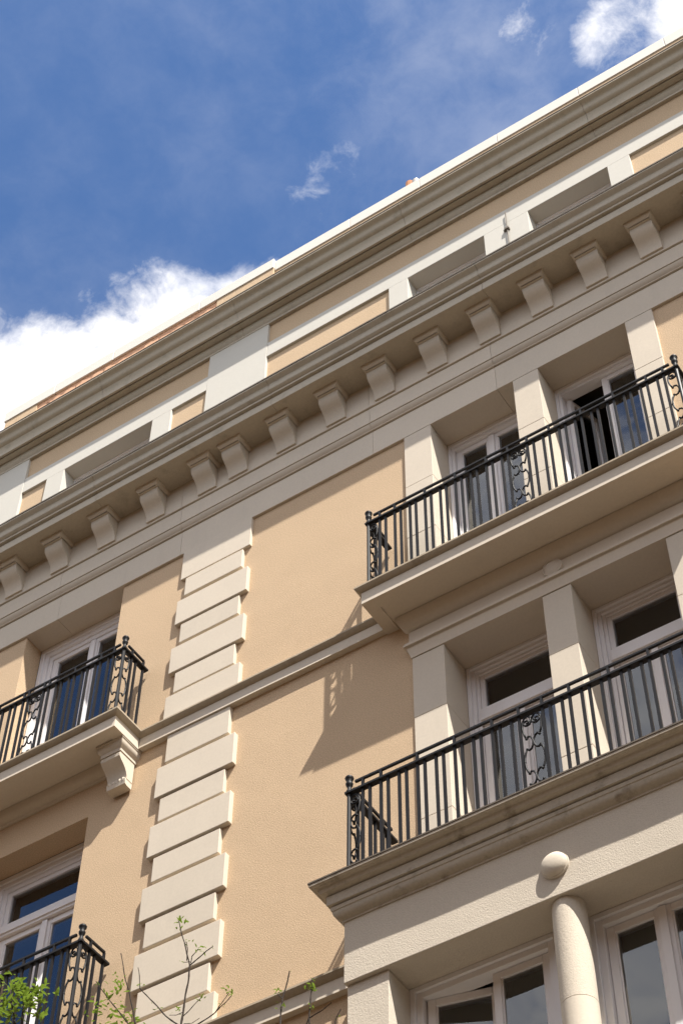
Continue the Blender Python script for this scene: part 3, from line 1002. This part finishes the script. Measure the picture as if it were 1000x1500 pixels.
def branch(pts, r0, r1):
    bm = newbm(); q = dense(pts); n = len(q)
    p3 = [Vector((x, ydepth(x, z), z)) + Vector((noise.noise(Vector((x * 9, z * 9, 1))), noise.noise(Vector((x * 9, z * 9, 7))), 0)) * .008 for x, z in q]
    rr = [(r0 + (r1 - r0) * i / (n - 1)) * (1.0 + .22 * (i % 3 == 0)) for i in range(n)]
    tube(bm, p3, rr, 6)
    return obj('branch', bm, 'bark', T, smooth=True)


BR = [branch(p_, a_ * .72, b_ * .72) for p_, a_, b_ in TW]
for t in LIMB: branch(*t)
bm = newbm()
tube(bm, [(-5.3, -3.0, G + .10), (-5.32, -3.01, G + .8), (-5.28, -3.0, 1.0), (-5.31, -2.99, 2.6), (-5.32, -3.0, 3.65)], [.085, .07, .06, .05, .036], 10)
obj('trunk', bm, 'bark', T, smooth=True)


def leaf(bm, p, L, wd, az, el):
    f = Vector((math.cos(az) * math.cos(el), math.sin(az) * math.cos(el), math.sin(el)))
    s = f.cross(Vector((random.uniform(-.4, .4), random.uniform(-.4, .4), 1))).normalized()
    n = s.cross(f).normalized()
    droop = random.uniform(-.25, .1)
    vs = [p, p + f * L * .35 + s * wd * .5 + n * wd * .12, p + f * L * .7 + s * wd * .38 + n * (wd * .1 + droop * L * .3), p + f * L + n * droop * L,
          p + f * L * .7 - s * wd * .38 + n * (wd * .1 + droop * L * .3), p + f * L * .35 - s * wd * .5 + n * wd * .12]
    mid1 = p + f * L * .35; mid2 = p + f * L * .7 + n * droop * L * .3
    v = [bm.verts.new(q) for q in vs]; a = bm.verts.new(mid1); b = bm.verts.new(mid2)
    for fc in ((v[0], v[1], a), (v[0], a, v[5]), (v[1], v[2], b, a), (a, b, v[4], v[5]), (v[2], v[3], b), (b, v[3], v[4])):
        bm.faces.new(fc)


def cluster(x, z, n, spread, L, parent):
    bm = newbm()
    for k in range(n):
        p = Vector((x + random.gauss(0, spread), ydepth(x, z) + random.gauss(0, spread), z + random.gauss(0, spread * .8)))
        leaf(bm, p, L * random.uniform(.6, 1.25), L * random.uniform(.28, .42), random.uniform(0, 6.28), random.uniform(-.5, .9))
    obj('foliage', bm, 'leaf', parent)


CL = [(-5.50, 7.16, 13, .014, .042, 0), (-5.445, 7.0, 5, .01, .03, 3), (-5.36, 6.92, 9, .014, .036, 2), (-5.46, 6.86, 3, .006, .02, 4), (-5.27, 6.91, 2, .004, .015, 1),
      (-5.69, 6.75, 6, .012, .028, 5), (-5.58, 6.57, 5, .015, .024, 5), (-5.32, 6.56, 7, .012, .03, 7), (-5.46, 6.53, 8, .018, .03, 10), (-5.13, 6.53, 9, .016, .034, 8), (-5.17, 6.46, 4, .01, .02, 8),
      (-5.83, 6.82, 12, .022, .036, 11), (-5.86, 6.72, 16, .035, .05, 12), (-5.80, 6.60, 26, .05, .06, 12), (-5.93, 6.64, 14, .03, .05, 12), (-5.73, 6.52, 12, .03, .045, 12), (-5.95, 6.82, 4, .008, .02, 12),
      (-4.78, 6.36, 8, .016, .034, 14), (-4.70, 6.465, 2, .004, .012, 13), (-4.735, 6.23, 7, .014, .03, 13), (-4.53, 6.25, 14, .016, .036, 15), (-4.53, 6.12, 6, .012, .026, 15), (-4.53, 6.31, 4, .006, .016, 15),
      (-4.36, 5.97, 3, .008, .02, 17),
      (-6.80, 7.15, 8, .03, .05, 18), (-6.76, 7.03, 18, .05, .055, 18), (-6.72, 6.92, 20, .06, .06, 18), (-6.62, 7.14, 16, .03, .05, 19), (-6.58, 7.02, 12, .035, .05, 19), (-6.56, 6.93, 24, .05, .06, 19),
      (-6.50, 7.0, 30, .045, .06, 20), (-6.43, 6.97, 34, .05, .06, 20), (-6.37, 6.96, 26, .035, .055, 20), (-6.44, 6.88, 40, .06, .06, 20), (-6.36, 6.87, 24, .045, .055, 20), (-6.55, 6.84, 26, .06, .06, 19)]
for (x, z, n, sp, L, bi) in CL: cluster(x, z - (.05 if bi >= 18 else 0), int(n * (.95 if bi >= 18 else 1.3)), sp, L * (1.0 if bi >= 18 else .8), BR[bi])
